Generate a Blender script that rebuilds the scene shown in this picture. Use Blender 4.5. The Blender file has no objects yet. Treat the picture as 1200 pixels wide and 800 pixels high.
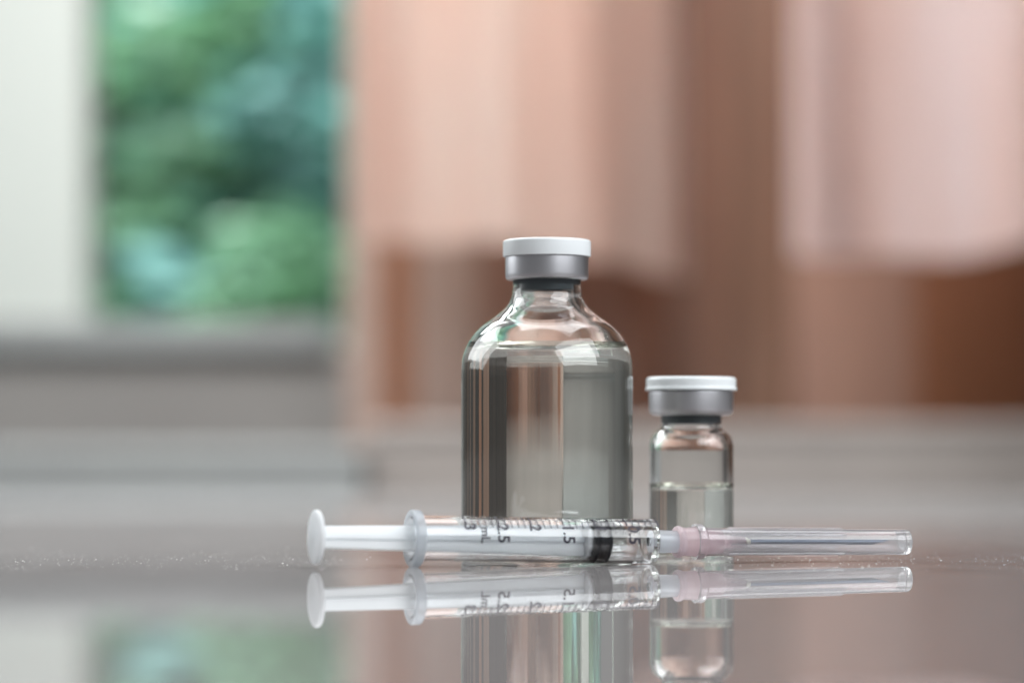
import bpy, bmesh, math, random
from mathutils import Vector, Matrix
R = math.radians
scene = bpy.context.scene
COL = scene.collection

# ------------------------------------------------------------------ camera
F = 3333.3                       # focal length in pixels of the 1200 px wide photograph
CAM_Y, CAM_H, HOR = -0.650, 0.025, 530.0
cam_d = bpy.data.cameras.new('camera')
cam = bpy.data.objects.new('camera', cam_d)
COL.objects.link(cam)
cam_d.sensor_width = 36.0
cam_d.lens = 100.0
cam_d.clip_start = 0.02
cam_d.clip_end = 200.0
cam.location = (0, CAM_Y, CAM_H)
cam.rotation_euler = (R(90) + math.atan((HOR - 400) / F), 0, 0)
cam_d.dof.use_dof = True
cam_d.dof.focus_distance = 0.652
cam_d.dof.aperture_fstop = 7.6
scene.camera = cam

def at(px, py, D):
    """world point seen at a pixel of the 1200x800 photograph at distance D (m)"""
    return Vector(((px - 600) / F * D, D + CAM_Y, CAM_H + (HOR - py) / F * D))

# ------------------------------------------------------------------ world, lamps, exposure
world = bpy.data.worlds.new('World')
scene.world = world
world.use_nodes = True
bg = world.node_tree.nodes['Background']
bg.inputs['Color'].default_value = (0.95, 0.98, 1.0, 1)
bg.inputs['Strength'].default_value = 0.13

def lamp(name, loc, target, sx, sy, radiance, col=(1, 1, 1)):
    l = bpy.data.lights.new(name, 'AREA')
    l.shape = 'RECTANGLE'; l.size = sx; l.size_y = sy
    l.energy = radiance * math.pi * sx * sy
    l.color = col
    o = bpy.data.objects.new(name, l)
    COL.objects.link(o)
    o.location = loc
    d = Vector(target) - Vector(loc)
    o.rotation_euler = d.to_track_quat('-Z', 'Y').to_euler()
    return o
lamp('daylight_side_window', (-1.3, 0.75, 0.80), (0, 0.05, 0.03), 1.1, 1.1, 3.4, (0.95, 0.99, 1.0))
lamp('daylight_veranda', (1.15, -0.95, 1.15), (0, 0, 0.05), 1.8, 1.2, 4.6, (0.95, 0.98, 1.0))
lamp('daylight_overhead', (0.1, 0.5, 1.8), (0, 0, 0), 1.6, 1.2, 3.2, (0.96, 0.98, 1.0))
o = lamp('curtain_fill_lamp', (-0.45, 1.45, 1.75), (0.3, 3.2, 0.35), 1.4, 1.0, 5.6, (1.0, 0.98, 0.97))  # added fill lamp brightening curtains and back wall, no known source
o.data.spread = R(110)
lamp('daylight_garden', (-1.8, 4.3, 3.2), (-1.0, 6.3, .2), 3.0, 1.2, 68.0, (0.92, 1.0, 1.0))

scene.view_settings.view_transform = 'Standard'
scene.view_settings.look = 'None'
scene.view_settings.exposure = 0.38
scene.view_settings.gamma = 1.0
scene.view_settings.use_curve_mapping = False
scene.render.engine = 'CYCLES'
cy = scene.cycles
cy.max_bounces = 28; cy.transmission_bounces = 26; cy.glossy_bounces = 12
cy.diffuse_bounces = 5; cy.transparent_max_bounces = 24
cy.caustics_reflective = True; cy.caustics_refractive = True
cy.blur_glossy = 0.3
cy.sample_clamp_indirect = 8.0
cy.use_denoising = True
try:
    cy.denoiser = 'OPENIMAGEDENOISE'
except Exception:
    pass

# ------------------------------------------------------------------ helpers
def tag(o, label=None, cat=None, group=None, kind=None):
    if label: o['label'] = label
    if cat: o['category'] = cat
    if group: o['group'] = group
    if kind: o['kind'] = kind
    return o

def thing(name, loc, rz, label, cat, group=None):
    o = bpy.data.objects.new(name, None)
    o.empty_display_size = 0.01
    COL.objects.link(o)
    o.location = loc; o.rotation_euler = (0, 0, rz)
    return tag(o, label, cat, group)

def link(name, me, mat, parent=None, loc=(0, 0, 0), rot=(0, 0, 0)):
    if mat is not None and not me.materials:
        me.materials.append(mat)
    o = bpy.data.objects.new(name, me)
    COL.objects.link(o)
    o.parent = parent
    o.location = loc; o.rotation_euler = rot
    return o

def finish(bm, name, smooth=True, angle=38):
    me = bpy.data.meshes.new(name)
    bmesh.ops.recalc_face_normals(bm, faces=bm.faces)
    bm.to_mesh(me); bm.free()
    if smooth:
        me.polygons.foreach_set('use_smooth', [True] * len(me.polygons))
        me.set_sharp_from_angle(angle=R(angle))
    return me

def fillet(pts, n=5):
    """pts: (r, z[, fillet radius]); returns polyline with rounded corners"""
    out = []
    for i, p in enumerate(pts):
        rad = p[2] if len(p) > 2 else 0
        if rad <= 0 or i == 0 or i == len(pts) - 1:
            out.append((p[0], p[1])); continue
        a = Vector(pts[i-1][:2]); b = Vector(p[:2]); c = Vector(pts[i+1][:2])
        u = (a - b); v = (c - b)
        k = min(rad, u.length * .49, v.length * .49)
        u.normalize(); v.normalize()
        s, e = b + u * k, b + v * k
        for j in range(n + 1):
            t = j / n
            q = s * (1 - t) ** 2 + b * 2 * t * (1 - t) + e * t * t
            out.append((q.x, q.y))
    return out

def spline(pts, n=6):
    out = []
    P = [Vector(p) for p in pts]
    for i in range(len(P) - 1):
        p0 = P[max(i-1, 0)]; p1 = P[i]; p2 = P[i+1]; p3 = P[min(i+2, len(P)-1)]
        for j in range(n):
            t = j / n
            q = 0.5 * ((2*p1) + (p2-p0)*t + (2*p0-5*p1+4*p2-p3)*t*t + (3*p1-p0-3*p2+p3)*t**3)
            out.append((q.x, q.y))
    out.append(tuple(P[-1]))
    return out

MM = 0.001
def lathe(name, prof, seg=96, axis='Z', closed=False, squash=(1, 1), angle=38):
    """surface of revolution; prof of (radius mm, along mm)"""
    bm = bmesh.new()
    rings = []
    for r, z in prof:
        if r < 1e-5:
            co = (0, 0, z) if axis == 'Z' else (z, 0, 0)
            rings.append([bm.verts.new(Vector(co) * MM)])
        else:
            ring = []
            for k in range(seg):
                a = 2 * math.pi * k / seg
                x, y = r * math.cos(a) * squash[0], r * math.sin(a) * squash[1]
                co = (x, y, z) if axis == 'Z' else (z, x, y)
                ring.append(bm.verts.new(Vector(co) * MM))
            rings.append(ring)
    pairs = list(zip(rings[:-1], rings[1:]))
    if closed:
        pairs.append((rings[-1], rings[0]))
    for A, B in pairs:
        for k in range(seg):
            k2 = (k + 1) % seg
            if len(A) == 1 and len(B) == 1: continue
            if len(A) == 1: bm.faces.new((A[0], B[k], B[k2]))
            elif len(B) == 1: bm.faces.new((A[k2], A[k], B[0]))
            else: bm.faces.new((A[k], B[k], B[k2], A[k2]))
    bmesh.ops.remove_doubles(bm, verts=bm.verts[:], dist=4e-7)
    return finish(bm, name, angle=angle)

def add_box(bm, lo, hi):
    r = bmesh.ops.create_cube(bm, size=1)
    c = (Vector(lo) + Vector(hi)) / 2; d = Vector(hi) - Vector(lo)
    for v in r['verts']:
        v.co = Vector((v.co.x * d.x, v.co.y * d.y, v.co.z * d.z)) + c
    return r['verts']

def box_mesh(name, lo, hi, bev=0.0):
    bm = bmesh.new()
    add_box(bm, lo, hi)
    if bev:
        bmesh.ops.bevel(bm, geom=bm.edges[:], offset=bev, segments=3, affect='EDGES', profile=0.5)
    return finish(bm, name, smooth=False)

# ------------------------------------------------------------------ materials
def mat(name, base, rough=0.5, metal=0.0, spec=0.5, trans=0.0, ior=1.5, coat=0.0, sss=0.0, noise=None, bump=0.0, bscale=50):
    m = bpy.data.materials.new(name)
    m.use_nodes = True
    nt = m.node_tree
    b = nt.nodes['Principled BSDF']
    b.inputs['Base Color'].default_value = (*base, 1)
    b.inputs['Roughness'].default_value = rough
    b.inputs['Metallic'].default_value = metal
    b.inputs['Specular IOR Level'].default_value = spec
    b.inputs['Transmission Weight'].default_value = trans
    b.inputs['IOR'].default_value = ior
    b.inputs['Coat Weight'].default_value = coat
    if sss:
        b.inputs['Subsurface Weight'].default_value = sss
        b.inputs['Subsurface Radius'].default_value = (1, 1, 1)
        b.inputs['Subsurface Scale'].default_value = 0.0015
    tc = nt.nodes.new('ShaderNodeTexCoord')
    if noise:
        col2, scale, stretch = noise
        mp = nt.nodes.new('ShaderNodeMapping'); mp.inputs['Scale'].default_value = stretch
        n = nt.nodes.new('ShaderNodeTexNoise'); n.inputs['Scale'].default_value = scale
        n.inputs['Detail'].default_value = 5
        mx = nt.nodes.new('ShaderNodeMix'); mx.data_type = 'RGBA'
        mx.inputs[6].default_value = (*base, 1); mx.inputs[7].default_value = (*col2, 1)
        rp = nt.nodes.new('ShaderNodeValToRGB')
        rp.color_ramp.elements[0].position = .35; rp.color_ramp.elements[1].position = .65
        nt.links.new(tc.outputs['Object'], mp.inputs['Vector'])
        nt.links.new(mp.outputs['Vector'], n.inputs['Vector'])
        nt.links.new(n.outputs['Fac'], rp.inputs['Fac'])
        nt.links.new(rp.outputs['Color'], mx.inputs[0])
        nt.links.new(mx.outputs[2], b.inputs['Base Color'])
    if bump:
        n2 = nt.nodes.new('ShaderNodeTexNoise'); n2.inputs['Scale'].default_value = bscale
        bp = nt.nodes.new('ShaderNodeBump'); bp.inputs['Strength'].default_value = bump
        bp.inputs['Distance'].default_value = 0.0005
        nt.links.new(tc.outputs['Object'], n2.inputs['Vector'])
        nt.links.new(n2.outputs['Fac'], bp.inputs['Height'])
        nt.links.new(bp.outputs['Normal'], b.inputs['Normal'])
    return m

def translucent(m, colour, fac):
    """mix a translucent lobe into a plastic"""
    nt = m.node_tree
    b = nt.nodes['Principled BSDF']; out = nt.nodes['Material Output']
    t = nt.nodes.new('ShaderNodeBsdfTranslucent'); t.inputs['Color'].default_value = (*colour, 1)
    mx = nt.nodes.new('ShaderNodeMixShader'); mx.inputs[0].default_value = fac
    nt.links.new(b.outputs[0], mx.inputs[1]); nt.links.new(t.outputs[0], mx.inputs[2])
    nt.links.new(mx.outputs[0], out.inputs['Surface'])
    return m

M = {}
M['glass'] = mat('vial_glass', (0.985, 0.994, 0.988), 0.0, trans=1, ior=1.50, bump=0.015, bscale=150)
M['liquid'] = mat('clear_liquid', (0.99, 0.995, 0.955), 0.0, trans=1, ior=1.335)
M['clear'] = mat('clear_plastic', (0.975, 0.985, 0.995), 0.05, trans=1, ior=1.46)
M['frosted'] = translucent(mat('frosted_plastic', (0.93, 0.96, 1.0), 0.15, trans=0.75, ior=1.45), (0.90, 0.93, 0.96), 0.40)
M['milky'] = translucent(mat('milky_clear_plastic', (0.98, 0.98, 0.995), 0.06, trans=1, ior=1.45), (0.97, 0.955, 0.975), 0.15)
M['white_pp'] = translucent(mat('white_translucent_plastic', (0.93, 0.95, 0.965), 0.32, sss=0.3), (0.95, 0.965, 0.975), 0.50)
M['white_cap'] = mat('white_cap_plastic', (0.84, 0.88, 0.90), 0.35, bump=0.02, bscale=900)
M['alu'] = mat('brushed_aluminium', (0.60, 0.60, 0.63), 0.38, metal=1, bump=0.006, bscale=2500)
M['stopper'] = mat('grey_rubber', (0.055, 0.075, 0.09), 0.45)
M['rubber'] = mat('black_rubber', (0.006, 0.008, 0.012), 0.35, spec=0.3)
M['pink'] = translucent(mat('pink_hub_plastic', (1.0, 0.89, 0.91), 0.15, trans=0.8, ior=1.45), (0.99, 0.88, 0.90), 0.42)
M['steel'] = mat('needle_steel', (0.15, 0.18, 0.23), 0.45, metal=1)
M['epoxy'] = mat('pale_glue', (0.80, 0.82, 0.68), 0.3, sss=0.4)
M['ink'] = mat('printing_ink', (0.018, 0.014, 0.03), 0.5)
M['dust'] = mat('dust_specks', (0.78, 0.76, 0.73), 0.45)
M['white_paint'] = mat('white_paint', (0.58, 0.635, 0.60), 0.5)
M['grey_paint'] = mat('grey_wall_paint', (0.26, 0.255, 0.245), 0.7, noise=((0.225, 0.22, 0.212), 3.0, (1, 1, 1)), bump=0.1)
M['sill'] = mat('sill_stone', (0.32, 0.345, 0.345), 0.5, noise=((0.28, 0.30, 0.30), 9, (1, 1, 1)))
M['bench_w'] = mat('pale_laminate', (0.31, 0.28, 0.26), 0.8, noise=((0.26, 0.235, 0.22), 4, (1, 1, 1)))
M['bench_g'] = mat('grey_laminate', (0.30, 0.315, 0.31), 0.8, noise=((0.27, 0.28, 0.28), 4, (1, 1, 1)))
M['wood_dark'] = mat('dark_brown_wood', (0.20, 0.108, 0.068), 0.45, noise=((0.155, 0.08, 0.05), 6, (6, 6, 0.5)), bump=0.1)
M['wood_rust'] = mat('rust_brown_wood', (0.29, 0.125, 0.065), 0.45, noise=((0.24, 0.10, 0.05), 6, (6, 6, 0.5)), bump=0.1)
M['flank_shade'] = mat('curtain_flank_shade', (0.27, 0.14, 0.09), 0.45, noise=((0.22, 0.11, 0.068), 6, (6, 6, 0.5)), bump=0.1)  # orange tone paints in the curtain's shaded right flank
M['wood_pink'] = mat('pinkish_brown_wood', (0.34, 0.20, 0.145), 0.5, noise=((0.28, 0.16, 0.12), 6, (6, 6, 0.5)), bump=0.1)
M['wood_taupe'] = mat('taupe_wood', (0.40, 0.30, 0.245), 0.5, noise=((0.35, 0.25, 0.21), 6, (6, 6, 0.5)), bump=0.1)
M['wood_black'] = mat('blackened_wood', (0.014, 0.010, 0.008), 0.85, spec=0.1, noise=((0.028, 0.018, 0.013), 6, (6, 6, 0.5)))
M['curtain'] = translucent(mat('salmon_curtain_cloth', (0.68, 0.575, 0.515), 0.9, noise=((0.72, 0.53, 0.45), 5, (3, 3, 0.4))), (0.8, 0.5, 0.4), 0.15)
M['curtain_b'] = translucent(mat('pale_pink_curtain_cloth', (0.82, 0.73, 0.73), 0.9, noise=((0.82, 0.64, 0.58), 5, (3, 3, 0.4))), (0.8, 0.55, 0.47), 0.15)
M['bark'] = mat('bark', (0.12, 0.09, 0.06), 0.9)
M['leaf_a'] = translucent(mat('mid_green_leaf', (0.115, 0.20, 0.14), 0.4, noise=((0.14, 0.25, 0.16), 6, (1, 1, 1))), (0.18, 0.36, 0.20), 0.4)
M['leaf_b'] = translucent(mat('blue_green_leaf', (0.085, 0.20, 0.19), 0.4, noise=((0.13, 0.26, 0.25), 6, (1, 1, 1))), (0.13, 0.34, 0.27), 0.4)
M['floor'] = mat('grey_floor_tile', (0.25, 0.24, 0.23), 0.4, noise=((0.2, 0.19, 0.185), 3, (1, 1, 1)))
M['lawn'] = mat('lawn_green', (0.05, 0.11, 0.03), 0.9, noise=((0.03, 0.07, 0.02), 8, (1, 1, 1)))
M['yellow'] = mat('yellow_plastic', (0.75, 0.50, 0.03), 0.4)
M['red'] = mat('red_plastic', (0.6, 0.03, 0.03), 0.4)
M['pane'] = mat('window_pane_glass', (0.99, 1, 1), 0.0, trans=1, ior=1.05)

# glossy table top: dark brown lacquer with a thin film of dust
def table_material():
    m = bpy.data.materials.new('lacquered_table_top')
    m.use_nodes = True
    nt = m.node_tree
    b = nt.nodes['Principled BSDF']; out = nt.nodes['Material Output']
    tc = nt.nodes.new('ShaderNodeTexCoord')
    mp = nt.nodes.new('ShaderNodeMapping'); mp.inputs['Scale'].default_value = (3, 30, 3)
    n = nt.nodes.new('ShaderNodeTexNoise'); n.inputs['Scale'].default_value = 4; n.inputs['Detail'].default_value = 6
    rp = nt.nodes.new('ShaderNodeValToRGB')
    rp.color_ramp.elements[0].color = (0.085, 0.062, 0.055, 1); rp.color_ramp.elements[1].color = (0.14, 0.105, 0.095, 1)
    nt.links.new(tc.outputs['Object'], mp.inputs['Vector']); nt.links.new(mp.outputs['Vector'], n.inputs['Vector'])
    nt.links.new(n.outputs['Fac'], rp.inputs['Fac']); nt.links.new(rp.outputs['Color'], b.inputs['Base Color'])
    b.inputs['Roughness'].default_value = 0.012
    b.inputs['IOR'].default_value = 1.52
    d = nt.nodes.new('ShaderNodeBsdfDiffuse'); d.inputs['Color'].default_value = (0.60, 0.60, 0.61, 1)
    n2 = nt.nodes.new('ShaderNodeTexNoise'); n2.inputs['Scale'].default_value = 60; n2.inputs['Detail'].default_value = 4
    mr = nt.nodes.new('ShaderNodeMapRange')
    mr.inputs['From Min'].default_value = .3; mr.inputs['From Max'].default_value = .7
    mr.inputs['To Min'].default_value = .115; mr.inputs['To Max'].default_value = .16
    nt.links.new(tc.outputs['Object'], n2.inputs['Vector']); nt.links.new(n2.outputs['Fac'], mr.inputs['Value'])
    mx = nt.nodes.new('ShaderNodeMixShader')
    nt.links.new(mr.outputs['Result'], mx.inputs[0])
    nt.links.new(b.outputs[0], mx.inputs[1]); nt.links.new(d.outputs[0], mx.inputs[2])
    nt.links.new(mx.outputs[0], out.inputs['Surface'])
    return m
M['table'] = table_material()

# ------------------------------------------------------------------ setting: floor, back wall with its window opening, garden ground
FLOOR = -0.75
tag(link('floor', box_mesh('floor', (-4, -3, FLOOR - .05), (5, 3.40, FLOOR)), M['floor']), kind='structure')
tag(link('garden_ground', box_mesh('garden_ground', (-14, 3.56, FLOOR - .06), (14, 16, FLOOR - .01)), M['lawn']), kind='structure')
WY = 3.40                                     # front face of the back wall (about 4.05 m from the lens)
wx0, wx1 = -1.75, at(414, 0, WY - CAM_Y).x
wz0, wz1 = at(0, 412, WY - CAM_Y).z, 1.25
bm = bmesh.new()
add_box(bm, (-4, WY, FLOOR), (wx0, WY + .15, 2.0))
add_box(bm, (wx1, WY, FLOOR), (5, WY + .15, 2.0))
add_box(bm, (wx0, WY, FLOOR), (wx1, WY + .15, wz0))
add_box(bm, (wx0, WY, wz1), (wx1, WY + .15, 2.0))
tag(link('back_wall', finish(bm, 'back_wall', smooth=False), M['grey_paint']), kind='structure')

win = thing('window', (0, WY, wz0), 0, 'white framed window with green garden behind its pane, left of the pink curtains', 'window')
post0, post1 = at(-40, 0, 4.05).x, at(101, 0, 4.05).x
bm = bmesh.new()
add_box(bm, (wx0, .02, 0.0), (wx0 + .06, .10, wz1 - wz0))
add_box(bm, (wx1 - .012, .02, 0.0), (wx1, .10, wz1 - wz0))
add_box(bm, (wx0 + .06, .02, 0.0), (wx1 - .012, .10, .018))
add_box(bm, (wx0 + .06, .02, wz1 - wz0 - .06), (wx1 - .012, .10, wz1 - wz0))
link('frame', finish(bm, 'frame', smooth=False), M['white_paint'], win)
link('post', box_mesh('post', (post0, -.03, .018), (post1, .11, wz1 - wz0 - .06), .004), M['white_paint'], win)
link('pane', box_mesh('pane', (wx0 + .06, .055, .018), (post0, .059, wz1 - wz0 - .06)), M['pane'], win)
link('pane', box_mesh('pane', (post1, .055, .018), (wx1 - .012, .059, wz1 - wz0 - .06)), M['pane'], win)
link('sill', box_mesh('sill', (wx0 - .05, -.035, 0.0005), (wx1 - .03, .018, .043), .004), M['sill'], win)

# wooden cupboard of upright panels behind and under the curtains
cup = thing('cupboard', (0, 3.05, FLOOR), 0, 'brown wooden cupboard of upright panels in mixed brown stains, behind the pink curtains', 'cupboard')
CD = 3.60
def cx(px): return (px - 600) / F * CD
link('carcass', box_mesh('carcass', (cx(402), .03, 0), (3.2, .34, 2.3)), M['wood_dark'], cup)
panels = [(402, 442, 'wood_taupe'), (443, 482, 'wood_rust'), (483, 560, 'wood_taupe'), (561, 640, 'wood_pink'), (641, 742, 'wood_pink'),
          (743, 785, 'wood_rust'), (786, 862, 'flank_shade'), (863, 938, 'wood_dark'), (939, 1085, 'wood_pink'), (1086, 1400, 'wood_rust'),  # the orange panel carries the curtain's flank shade as colour
          (1402, 1800, 'wood_dark'), (1802, 2100, 'wood_black'), (2102, 2400, 'wood_dark'), (2402, 2900, 'wood_black'), (2902, 3500, 'wood_black')]
for k, (a, b, mn) in enumerate(panels):
    link('panel', box_mesh('panel', (cx(a), 0, .02), (cx(b), .0295, 2.28), .003), M[mn], cup)

link('dark_screen', box_mesh('dark_screen', (.53, -1.0, 0), (3.2, -.94, 2.3), .003), M['wood_black'], cup)  # unseen freestanding screen, added to darken what the tall vial refracts
rw = random.Random(5); xw = .535
for mn in ('wood_black', 'wood_black', 'wood_dark', 'wood_black', 'wood_rust', 'wood_black', 'wood_dark', 'wood_black', 'wood_black', 'wood_pink',
           'wood_black', 'wood_dark', 'wood_black', 'wood_black', 'wood_rust', 'wood_black', 'wood_dark', 'wood_black', 'wood_black', 'wood_black'):
    w = rw.uniform(.06, .19) * (.5 if mn in ('wood_pink', 'wood_rust') else 1)
    if xw + w > 3.19: break
    link('panel', box_mesh('panel', (xw, -1.025 - rw.uniform(0, .006), .02), (xw + w - .004, -1.002, 2.28), .003), M[mn], cup)  # planks on the face of the added screen
    xw += w

# low benches beyond the table
def bench(name, x0, x1, top, y, dep, m, label, cat):
    t = thing(name, ((x0 + x1) / 2, y, FLOOR), 0, label, cat)
    w = (x1 - x0) / 2; h = top - FLOOR
    link('bench_top', box_mesh('bench_top', (-w, 0, h - .02), (w, dep, h), .008), M[m], t)
    link('body', box_mesh('body', (-w + .002, .002, .06), (w - .002, dep - .002, h - .02)), M[m], t)
    link('plinth', box_mesh('plinth', (-w + .03, .04, 0), (w - .03, dep - .03, .06)), M['wood_dark'], t)
p0, p1 = at(430, 494, 3.0), at(1290, 494, 3.0)
bench('counter', p0.x, p1.x, p0.z, p0.y, .36, 'bench_w', 'pale grey counter in front of the brown cupboard, behind the vials', 'counter')
p0, p1 = at(-500, 522, 2.9), at(425, 522, 2.9)
bench('counter', p0.x, p1.x, p0.z, p0.y, .36, 'bench_g', 'cool grey low counter under the window, left behind the syringe', 'counter')

# curtains: big soft folds hanging in front of the cupboard
def curtain(px0, px1, py, D, fold, m, label, seed, thick=.004):
    rnd = random.Random(seed)
    x0, x1 = at(px0, 0, D).x, at(px1, 0, D).x
    y = D + CAM_Y; zb = at(0, py, D).z
    t0 = (x0 + x1) / 2
    n, rows = 120, 26
    bm = bmesh.new(); grid = []
    for j in range(rows):
        h = j / (rows - 1)
        row = []
        for i in range(n + 1):
            u = i / n
            yy = fold(u) + .006 * math.sin(u * 23 + 2 * h + seed) * (1 - .5 * h)
            xx = x0 + (x1 - x0) * u + (.012 * math.sin(3.1 * h + seed) * (1 - h))
            zz = zb + (1.35 - zb) * h + (.016 * math.sin(u * 3.6 + seed) + .004 * math.sin(u * 17 + seed)) * (1 - h) ** 3
            row.append(bm.verts.new((xx - t0, yy, zz - zb)))
        grid.append(row)
    for j in range(rows - 1):
        for i in range(n):
            bm.faces.new((grid[j][i], grid[j][i+1], grid[j+1][i+1], grid[j+1][i]))
    bmesh.ops.solidify(bm, geom=bm.faces[:], thickness=thick)
    o = link('curtain', finish(bm, 'curtain', angle=60), m, None, (t0, y, zb))
    return tag(o, label, 'curtain', 'pink curtains before the cupboard')
def foldA(u):
    # broad belly that turns back on its right side
    return -.10 * math.sin(math.pi * min(u * 1.2, 1)) + (.10 * ((u - .78) / .22) ** 1.6 if u > .78 else 0)
def foldB(u):
    return -.03 * math.cos(u * 11) - .02
curtain(412, 800, 303, 3.42, foldA, M['curtain'], 'salmon pink curtain beside the window, hanging behind the tall vial', 1)
curtain(934, 1420, 288, 3.40, foldB, M['curtain_b'], 'paler pink curtain on the right, hanging behind the short vial and needle', 4)

# garden shrubs seen through the window
def shrub_mesh(seed, n=2200):
    rnd = random.Random(seed)
    bm = bmesh.new()
    cl = [(Vector((rnd.gauss(0, .38), rnd.gauss(0, .3), rnd.uniform(.35, 1.9))), rnd.uniform(.18, .34)) for _ in range(15)]
    for _ in range(n):
        c, r = rnd.choice(cl)
        d = Vector((rnd.gauss(0, 1), rnd.gauss(0, 1), rnd.gauss(0, 1))).normalized()
        p = c + d * r * rnd.uniform(.6, 1.05)
        L, W = rnd.uniform(.05, .10), rnd.uniform(.022, .04)
        q = (d + Vector((rnd.gauss(0, .6), rnd.gauss(0, .6), rnd.gauss(0, .6)))).to_track_quat('Z', 'Y')
        vs = [bm.verts.new(p + q @ Vector(v)) for v in ((-L, 0, 0), (0, -W, .01), (L, 0, -.01), (0, W, .01))]
        bm.faces.new(vs)
    return finish(bm, 'foliage', smooth=False)
stem = bmesh.new()
for (dx, dy) in ((0, 0), (.12, .03), (-.1, .06)):
    bmesh.ops.create_cone(stem, cap_ends=True, segments=8, radius1=.03, radius2=.012, depth=1.3,
                          matrix=Matrix.Translation((dx, dy, .65)) @ Matrix.Rotation(dx * 1.5, 4, 'Y'))
stem_me = finish(stem, 'stem'); stem_me.materials.append(M['bark'])
fol = {}
for k, mn in ((1, 'leaf_a'), (2, 'leaf_b'), (3, 'leaf_a'), (4, 'leaf_b')):
    fol[k] = shrub_mesh(k); fol[k].materials.append(M[mn])
shr = [(-1.15, 5.9, 1, 1.0, 'mid green shrub nearest the window post, beyond the pane'),
       (-.62, 5.6, 3, .62, 'low bright green shrub beyond the lower right of the window'),
       (-.95, 6.6, 2, .95, 'blue green shrub behind the others in the middle of the window'),
       (-.55, 7.0, 4, 1.12, 'tall blue green shrub beyond the upper right of the window'),
       (-1.7, 6.4, 4, 1.1, 'blue green shrub hidden mostly behind the white window post')]
for x, y, k, s, lb in shr:
    t = thing('shrub', (x, y, FLOOR), k * 1.3, lb, 'shrub', 'garden shrubs beyond the window')
    t.scale = (s, s, s)
    tag(link('foliage', fol[k], None, t), kind='stuff'); link('stem', stem_me, None, t)

# ------------------------------------------------------------------ table
tb = thing('table', (0, .235, FLOOR), 0, 'dark brown table with a mirror glossy top under the vials and syringe', 'table')
H = -FLOOR
link('tabletop', box_mesh('tabletop', (-1.1, -1.0, H - .035), (1.1, .885, H), .002), M['table'], tb)
bm = bmesh.new()
add_box(bm, (-1.02, -.92, H - .12), (1.02, -.90, H - .036)); add_box(bm, (-1.02, .79, H - .12), (1.02, .81, H - .036))
add_box(bm, (-1.02, -.90, H - .12), (-1.0, .79, H - .036)); add_box(bm, (1.0, -.90, H - .12), (1.02, .79, H - .036))
link('apron', finish(bm, 'apron', smooth=False), M['wood_dark'], tb)
for sx in (-1, 1):
    for yy in (-.86, .75):
        link('leg', box_mesh('leg', (sx * .96 - .03, yy - .03, 0), (sx * .96 + .03, yy + .03, H - .121), .004), M['wood_dark'], tb)

# ------------------------------------------------------------------ vials
def meniscus(Rin, z0, rise, n=30):
    """liquid surface profile from the wall to the axis"""
    out = []
    for i in range(n + 1):
        t = (i / n) ** 2.4
        r = Rin * (1 - t)
        out.append((r, z0 + rise * (.6 * math.exp(-(Rin - r) / 1.8) + .4 * math.exp(-(Rin - r) / .28))))
    return out

def inner_liquid(inner, zs, rise, ov=.06):
    """inner: glass inner profile from axis at the bottom upwards; liquid overlaps the wall by ov mm"""
    zt = zs + rise
    pr = []
    for (r, z), (r2, z2) in zip(inner[:-1], inner[1:]):
        pr.append((max(r + (ov if r > .1 else 0), 0), z - (ov if z < inner[0][1] + 2.5 else 0)))
        if z2 >= zt:
            t = (zt - z) / (z2 - z) if z2 != z else 0
            pr.append((r + (r2 - r) * t + ov, zt))
            break
    Rin = pr[-1][0]
    return pr + meniscus(Rin, zs, rise)[1:]

def vial(px, D, label, outer, inner, liq, stopper, crimp, flip, rot):
    p = at(px, 0, D)
    t = thing('vial', (p.x, p.y, 0), rot, label, 'vial')
    link('glass_bottle', lathe('glass_bottle', outer + inner[::-1], 160), M['glass'], t)
    link('liquid', lathe('liquid', liq, 160, angle=60), M['liquid'], t)
    link('rubber_stopper', lathe('rubber_stopper', stopper, 96), M['stopper'], t)
    link('crimp_collar', lathe('crimp_collar', crimp, 128), M['alu'], t)
    link('flip_cap', lathe('flip_cap', flip, 128), M['white_cap'], t)
    return t

# tall 50 ml vial: z measured from the photograph
sh_o = spline([(20.4, 43.5), (20.35, 45.2), (20.1, 47.4), (19.4, 49.6), (17.95, 52.3), (15.6, 54.9), (12.7, 57.0), (9.8, 59.4), (8.45, 61.7), (8.1, 63.7), (8.1, 64.9)], 7)
out_b = fillet([(0, 1.1), (14, .7), (16.2, .0, 1.0), (20.4, 0, 3.2), (20.4, 43.0)], 8) + sh_o + fillet([(8.1, 64.9), (8.1, 66.2, .4), (9.75, 66.5, .4), (9.75, 70.4, .5), (6.6, 70.4)])[1:]
sh_i = spline([(18.9, 42.5), (18.8, 44.9), (18.4, 47.0), (17.6, 49.1), (16.2, 51.4), (14.0, 53.8), (11.0, 55.9), (8.1, 58.3), (6.75, 60.7), (6.4, 63.1), (6.35, 64.9)], 7)
in_b = fillet([(0, 3.4), (14.0, 2.8), (18.9, 2.4, 3.4), (18.9, 42)], 8) + sh_i + [(6.35, 70.4)]
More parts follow.
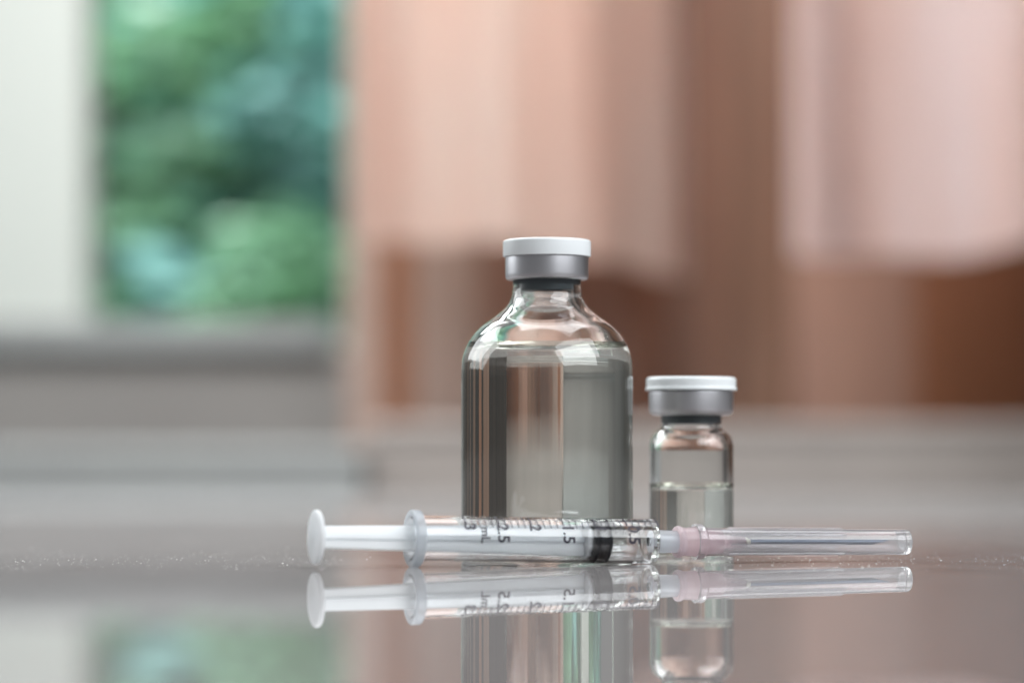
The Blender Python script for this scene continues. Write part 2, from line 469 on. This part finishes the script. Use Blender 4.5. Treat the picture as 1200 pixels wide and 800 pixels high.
tall = vial(641, .676, 'tall clear glass vial nearly full of clear liquid under a white flip cap',
     out_b, in_b, inner_liquid(in_b, 47.9, 2.6),
     fillet([(0, 63.9), (4.2, 63.9), (4.2, 63.4), (6.35, 63.3, .4), (6.36, 70.4), (9.4, 70.4, .3), (9.4, 71.8, .3), (0, 71.8)]),
     fillet([(8.35, 66.2), (8.4, 65.85, .15), (9.7, 66.05, .5), (9.88, 66.9, .4), (9.9, 71.9, .35), (9.0, 72.15), (5.0, 72.15), (5.0, 71.85), (9.76, 71.75), (9.76, 66.4), (8.35, 66.2)]),
     fillet([(0, 72.17), (9.3, 72.17), (10.2, 71.5, .15), (10.45, 71.45, .15), (10.45, 75.3, .7), (9.5, 75.5), (0, 75.35)]), 0.3)

# droplets clinging to the inside of the tall vial's shoulder
rd = random.Random(3); bm = bmesh.new()
for _ in range(46):
    z = rd.uniform(51.6, 57.5)
    rr = next(a[0] + (b[0] - a[0]) * (z - a[1]) / (b[1] - a[1]) for a, b in zip(in_b[:-1], in_b[1:]) if b[1] > a[1] and a[1] <= z <= b[1] and z > 45)
    an = rd.choice((rd.gauss(-.55, .3), rd.uniform(0, 6.28)))
    q = min(.11 * math.exp(rd.gauss(0, .5)), .32)
    bmesh.ops.create_icosphere(bm, subdivisions=2, radius=q * MM, matrix=Matrix.Translation(Vector(((rr - q * .6) * math.cos(an), (rr - q * .6) * math.sin(an), z)) * MM))
tag(link('condensation', finish(bm, 'condensation'), M['liquid'], tall), kind='stuff')

# short vial, half full
out_s = fillet([(0, .8), (6.5, .5), (8.3, 0, .7), (10.35, 0, 1.9), (10.35, 26.2)], 8) + \
    spline([(10.35, 26.3), (10.3, 27.2), (10.0, 28.4), (9.35, 29.4), (8.3, 30.4), (7.6, 31.0), (7.42, 31.8), (7.45, 33.2)], 7) + \
    fillet([(7.45, 33.2), (7.5, 34.15, .4), (10.2, 34.75, .5), (10.2, 38.15, .4), (5.2, 38.15)])[1:]
in_s = fillet([(0, 1.9), (6.5, 1.6), (9.3, 1.3, 2.2), (9.3, 25.5)], 8) + \
    spline([(9.3, 25.6), (9.2, 26.9), (8.8, 28.0), (8.0, 29.0), (6.8, 29.9), (6.1, 30.7), (5.95, 31.6), (5.95, 33.2)], 7) + [(5.95, 38.15)]
vial(810, .702, 'short clear glass vial half full of clear liquid under a wide white cap',
     out_s, in_s, inner_liquid(in_s, 15.6, 1.9),
     fillet([(0, 32.95), (3.8, 32.95), (3.8, 32.05), (5.95, 31.95, .4), (5.96, 38.15), (10.0, 38.15, .2), (10.0, 39.95, .2), (0, 39.95)]),
     fillet([(7.7, 34.45), (7.8, 34.05, .15), (9.6, 34.25, .8), (10.35, 35.15, .5), (10.45, 40.05, .35), (9.6, 40.3), (5, 40.3), (5, 40), (10.3, 39.95), (10.2, 35.05), (9.6, 34.55), (7.7, 34.45)]),
     fillet([(0, 40.32), (10.4, 40.32), (10.9, 40.25, .1), (11.25, 40.3, .15), (11.25, 40.85, .2), (11.0, 41.15, .2), (11.05, 43.25, .7), (10.2, 43.55, .3), (0, 43.45)]), 1.1)

# ------------------------------------------------------------------ syringe
TH = R(18.5)
TIPX, TIPD = 32.7, 641.0
def s_of(px):
    """mm along the syringe axis (0 = needle end of the barrel) seen at photograph column px"""
    k = (px - 600) / F
    return (TIPD * k - TIPX) / (math.cos(TH) - math.sin(TH) * k)
syr = thing('syringe', (TIPX * MM, TIPD * MM + CAM_Y, 0), TH,
            'clear three millilitre syringe with white plunger and black seal lying before the vials', 'syringe')
P1, Z1 = R(1.27), .00502          # barrel rests on its finger flange and on its needle end
P2, Z2 = R(0.62), .00497          # needle side dips a little less
BR, BI = 5.0, 4.42
def spart(name, me, m, parent=None, needle=False):
    if parent is not None:
        return link(name, me, m, parent)
    return link(name, me, m, syr, (0, 0, Z2 if needle else Z1), (0, P2 if needle else P1, 0))

sf = s_of(487)                    # finger flange
barrel = spart('barrel', lathe('barrel', fillet([
    (BI, sf - 1.2), (BR, sf - 1.2), (BR, -2.2), (BR, -1.2, .9), (4.2, -.9, .5), (2.55, -.9),
    (2.5, -1.0), (1.1, -1.0), (1.1, -2.2), (BI, -2.4, .4), (BI, sf - 1.2)], 6), 128, 'X', angle=40), M['clear'])
spart('finger_flange', lathe('finger_flange', fillet([
    (BR - .03, sf - 1.3), (5.4, sf - 1.35), (6.28, sf - 1.2, .5), (6.28, sf + .75, .6), (5.6, sf + 1.0, .4), (BR - .03, sf + 1.1), (BR - .03, sf - 1.3)], 5), 96, 'X'), M['frosted'], barrel)
# luer tip, hollow
tip_end = s_of(800)
spart('luer_tip', lathe('luer_tip', fillet([(1.1, -.88), (2.62, -.85, .2), (2.45, tip_end), (1.1, tip_end), (1.1, -.88)]), 64, 'X'), M['frosted'], barrel)

# plunger: cross-shaped rod, thumb rest, seal
st = s_of(371)
seal0, seal1 = s_of(690), s_of(711.5)
def rod_mesh():
    bm = bmesh.new()
    s0, s1 = st + .6, seal0 + .5
    def blade(h0, h1, w, roll):
        c, s = math.cos(roll), math.sin(roll)
        vs = []
        N = 2
        for sx, h in ((s0, h0), (s1, h1)):
            for a, b in ((-h, -w), (h, -w), (h, w), (-h, w)):       # a along the blade, b across
                z, y = a * c - b * s, a * s + b * c
                vs.append(bm.verts.new(Vector((sx, y, z)) * MM))
        for f in ((0, 1, 2, 3), (7, 6, 5, 4), (0, 4, 5, 1), (1, 5, 6, 2), (2, 6, 7, 3), (3, 7, 4, 0)):
            bm.faces.new([vs[i] for i in f])
    blade(2.35, 3.55, .62, R(16))
    blade(1.25, 1.5, .55, R(106))
    return finish(bm, 'rod', smooth=False)
plunger = spart('plunger_rod', rod_mesh(), M['white_pp'])
spart('rod_disc', lathe('rod_disc', fillet([(0, seal0 - 1.6), (4.15, seal0 - 1.6, .2), (4.15, seal0 - .8, .2), (2.6, seal0 - .6), (2.6, seal0 + 2.6), (0, seal0 + 2.6)]), 64, 'X'), M['white_pp'], plunger)
spart('thumb_rest', lathe('thumb_rest', fillet([(0, st - .62), (4.9, st - .66), (5.9, st - .6, .45), (5.92, st + .55, .5), (4.0, st + .68), (0, st + .7)]), 96, 'X'), M['white_pp'], plunger)
sr = BI + .05
spart('plunger_seal', lathe('plunger_seal', fillet([
    (3.0, seal0), (sr - .3, seal0, .2), (sr, seal0 + .3, .25), (sr, seal0 + 1.1, .3), (sr - .35, seal0 + 1.5, .3), (sr - .35, seal1 - 1.6, .3),
    (sr, seal1 - 1.2, .3), (sr, seal1 - .45, .3), (sr - .5, seal1 - .1, .2), (0, seal1 + .95)], 5), 96, 'X'), M['rubber'])

# needle assembly
hub0, hub1, capc0, capc1 = s_of(791), s_of(872), s_of(813), s_of(823)
spart('needle_hub', lathe('needle_hub', fillet([
    (2.7, hub0 + .1), (3.45, hub0, .25), (3.65, hub0 + .8, .3), (3.2, hub0 + 1.7, .3), (3.35, capc0 + .4, .3), (2.85, capc1 + .3, .3), (2.6, capc1 + 4.4, .2), (1.55, capc1 + 5.2, .3), (1.25, hub1, .2), (.62, hub1 + .1),
    (.62, capc1 + 4), (2.1, capc1 + 2), (2.62, hub0 + .1), (2.7, hub0 + .1)], 4), 72, 'X'), M['pink'], None, True)
spart('glue_cone', lathe('glue_cone', [(1.22, hub1 + .12), (.95, hub1 + .6), (.66, hub1 + 1.35), (.64, hub1 + .12)], 32, 'X', closed=True), M['epoxy'], None, True)
def needle_mesh():
    r, tip = .60, s_of(1041)
    bm = bmesh.new()
    seg = 28
    A, B, Ai, Bi = [], [], [], []
    for k in range(seg):
        a = 2 * math.pi * k / seg
        y, z = math.cos(a), math.sin(a)
        e = tip - (1 - (z + 1) / 2) * 4.6      # bevelled point, longest on top
        for ring, rr, s in ((A, r, hub1 - 3), (B, r, e), (Bi, .40, e), (Ai, .40, hub1 - 3)):
            ring.append(bm.verts.new(Vector((s, rr * y, rr * z)) * MM))
    for P, Q in ((A, B), (B, Bi), (Bi, Ai), (Ai, A)):
        for k in range(seg):
            k2 = (k + 1) % seg
            bm.faces.new((P[k], Q[k], Q[k2], P[k2]))
    return finish(bm, 'needle', angle=40)
spart('needle', needle_mesh(), M['steel'], None, True)
rib0, rib1, cend = capc1 + .6, s_of(986), s_of(1062.5)
def cap_mesh():
    return lathe('needle_cap', fillet([
        (3.55, capc0), (4.05, capc0, .4), (4.1, capc1 - .2, .5), (3.25, capc1 + .2, .3), (3.1, capc1 + 6, .2), (3.02, capc1 + 12), (2.93, cend - .9), (2.93, cend, .75), (2.2, cend + .05, .3), (0, cend - .35),
        (0, cend - 2.2), (1.2, cend - 2.0), (2.25, cend - 1.2, .5), (2.38, cend - 3.5, .6), (2.48, capc1 + 8), (2.95, capc1 + 6.4, .4), (3.0, capc1), (3.55, capc0)], 5), 96, 'X')
cap = spart('needle_cap', cap_mesh(), M['milky'], None, True)
def rib_mesh():
    bm = bmesh.new()
    vs = []
    for s, h in ((rib0 + 5.2, 3.42), (rib1 - .6, 3.36), (rib1, 3.0)):
        for y, z in ((-.28, 2.86), (-.2, h), (.2, h), (.28, 2.86)):
            vs.append(bm.verts.new(Vector((s, y, z)) * MM))
    for i in (0, 4):
        for k in range(4):
            k2 = (k + 1) % 4
            bm.faces.new((vs[i+k], vs[i+4+k], vs[i+4+k2], vs[i+k2]))
    bm.faces.new(vs[0:4]); bm.faces.new(vs[8:12])
    return finish(bm, 'rib', smooth=False)
rme = rib_mesh()
for k in range(8):
    o = spart('rib', rme, M['milky'], cap)
    o.rotation_euler = (R(k * 45 + 12), 0, 0)

# printing on the barrel: scale lines and figures, wrapped round the cylinder
def tick_mesh(a0, a1, w):
    bm = bmesh.new(); n = 14; prev = None
    for i in range(n + 1):
        a = R(a0 + (a1 - a0) * i / n)
        row = [bm.verts.new(Vector((x, -(BR + .03) * math.sin(a), (BR + .03) * math.cos(a))) * MM) for x in (-w / 2, w / 2)]
        if prev: bm.faces.new((prev[0], prev[1], row[1], row[0]))
        prev = row
    me = finish(bm, 'scale_mark'); me.materials.append(M['ink'])
    return me
minor, major = tick_mesh(-14, 57, .22), tick_mesh(-20, 48, .38)
s3, s0m = s_of(540), s_of(764)
for k in range(31):
    o = spart('scale_mark', major if k % 5 == 0 else minor, None, barrel)
    o.location = ((s0m + (s3 - s0m) * k / 30) * MM, 0, 0)

def text_mesh(body, size, fn, name):
    cu = bpy.data.curves.new('figure', 'FONT'); cu.body = body; cu.size = size; cu.offset = size * .02
    cu.resolution_u = 4
    o = bpy.data.objects.new('figure', cu); COL.objects.link(o)
    dg = bpy.context.evaluated_depsgraph_get()
    me = bpy.data.meshes.new_from_object(o.evaluated_get(dg))
    bpy.data.objects.remove(o); bpy.data.curves.remove(cu)
    bm = bmesh.new(); bm.from_mesh(me); bpy.data.meshes.remove(me)
    xs = [v.co.x for v in bm.verts]
    x = min(xs)
    while x < max(xs):
        x += .3
        bmesh.ops.bisect_plane(bm, geom=bm.verts[:] + bm.edges[:] + bm.faces[:], plane_co=(x, 0, 0), plane_no=(1, 0, 0))
    ys = [v.co.y for v in bm.verts]; y = min(ys)
    while y < max(ys):
        y += .3
        bmesh.ops.bisect_plane(bm, geom=bm.verts[:] + bm.edges[:] + bm.faces[:], plane_co=(0, y, 0), plane_no=(0, 1, 0))
    for v in bm.verts:
        s, a = fn(v.co.x, v.co.y)
        v.co = Vector((s, -(BR + .03) * math.sin(a), (BR + .03) * math.cos(a))) * MM
    me = finish(bm, name); me.materials.append(M['ink'])
    return me
def figure(body, px, a0, size):
    s0 = s_of(px)
    spart('scale_figure', text_mesh(body, size, lambda u, v: (s0 + v - size * .33, R(a0) + u / BR), 'scale_figure'), None, barrel)
figure('3', 544, 45, 3.8)
figure('mL', 561, 56, 2.9)
for body, px in (('2.5', 582), ('2', 620), ('1.5', 658), ('1', 696), ('0.5', 734)):
    figure(body, px, 45, 3.8)
sb = s_of(746)
spart('printed_words', text_mesh('SINGLE USE', 2.5, lambda u, v: (sb - u, R(-72) + v / BR), 'printed_words'), None, barrel)

# ------------------------------------------------------------------ dust on the table
rnd = random.Random(11)
vs, fs = [], []
for _ in range(6500):
    D = rnd.choice((rnd.uniform(.60, .76), rnd.gauss(.672, .03)))
    x = rnd.uniform(-60, 1260)
    if math.sin(x * .021 + 1) + math.sin(x * .0083) + rnd.gauss(0, .8) < -.4: continue
    p = at(x, 0, D)
    r = min(.000032 * math.exp(rnd.gauss(0, .6)), .00016)
    a = rnd.uniform(0, 6.28); L = r * rnd.uniform(.9, 2.6)
    ca, sa = math.cos(a), math.sin(a); b = len(vs); hz = r * .9
    vs += [(p.x + ca * L, p.y + sa * L, hz * .3), (p.x - sa * r, p.y + ca * r, hz * .4), (p.x - ca * L, p.y - sa * L, hz * .3),
           (p.x + sa * r, p.y - ca * r, hz * .4), (p.x, p.y, hz), (p.x, p.y, .00001)]
    for k in range(4):
        fs += [(b + k, b + (k + 1) % 4, b + 4), (b + (k + 1) % 4, b + k, b + 5)]
me = bpy.data.meshes.new('dust'); me.from_pydata(vs, [], fs)
tag(link('dust', me, M['dust']), 'fine pale dust specks on the glossy table top', None, None, 'stuff')
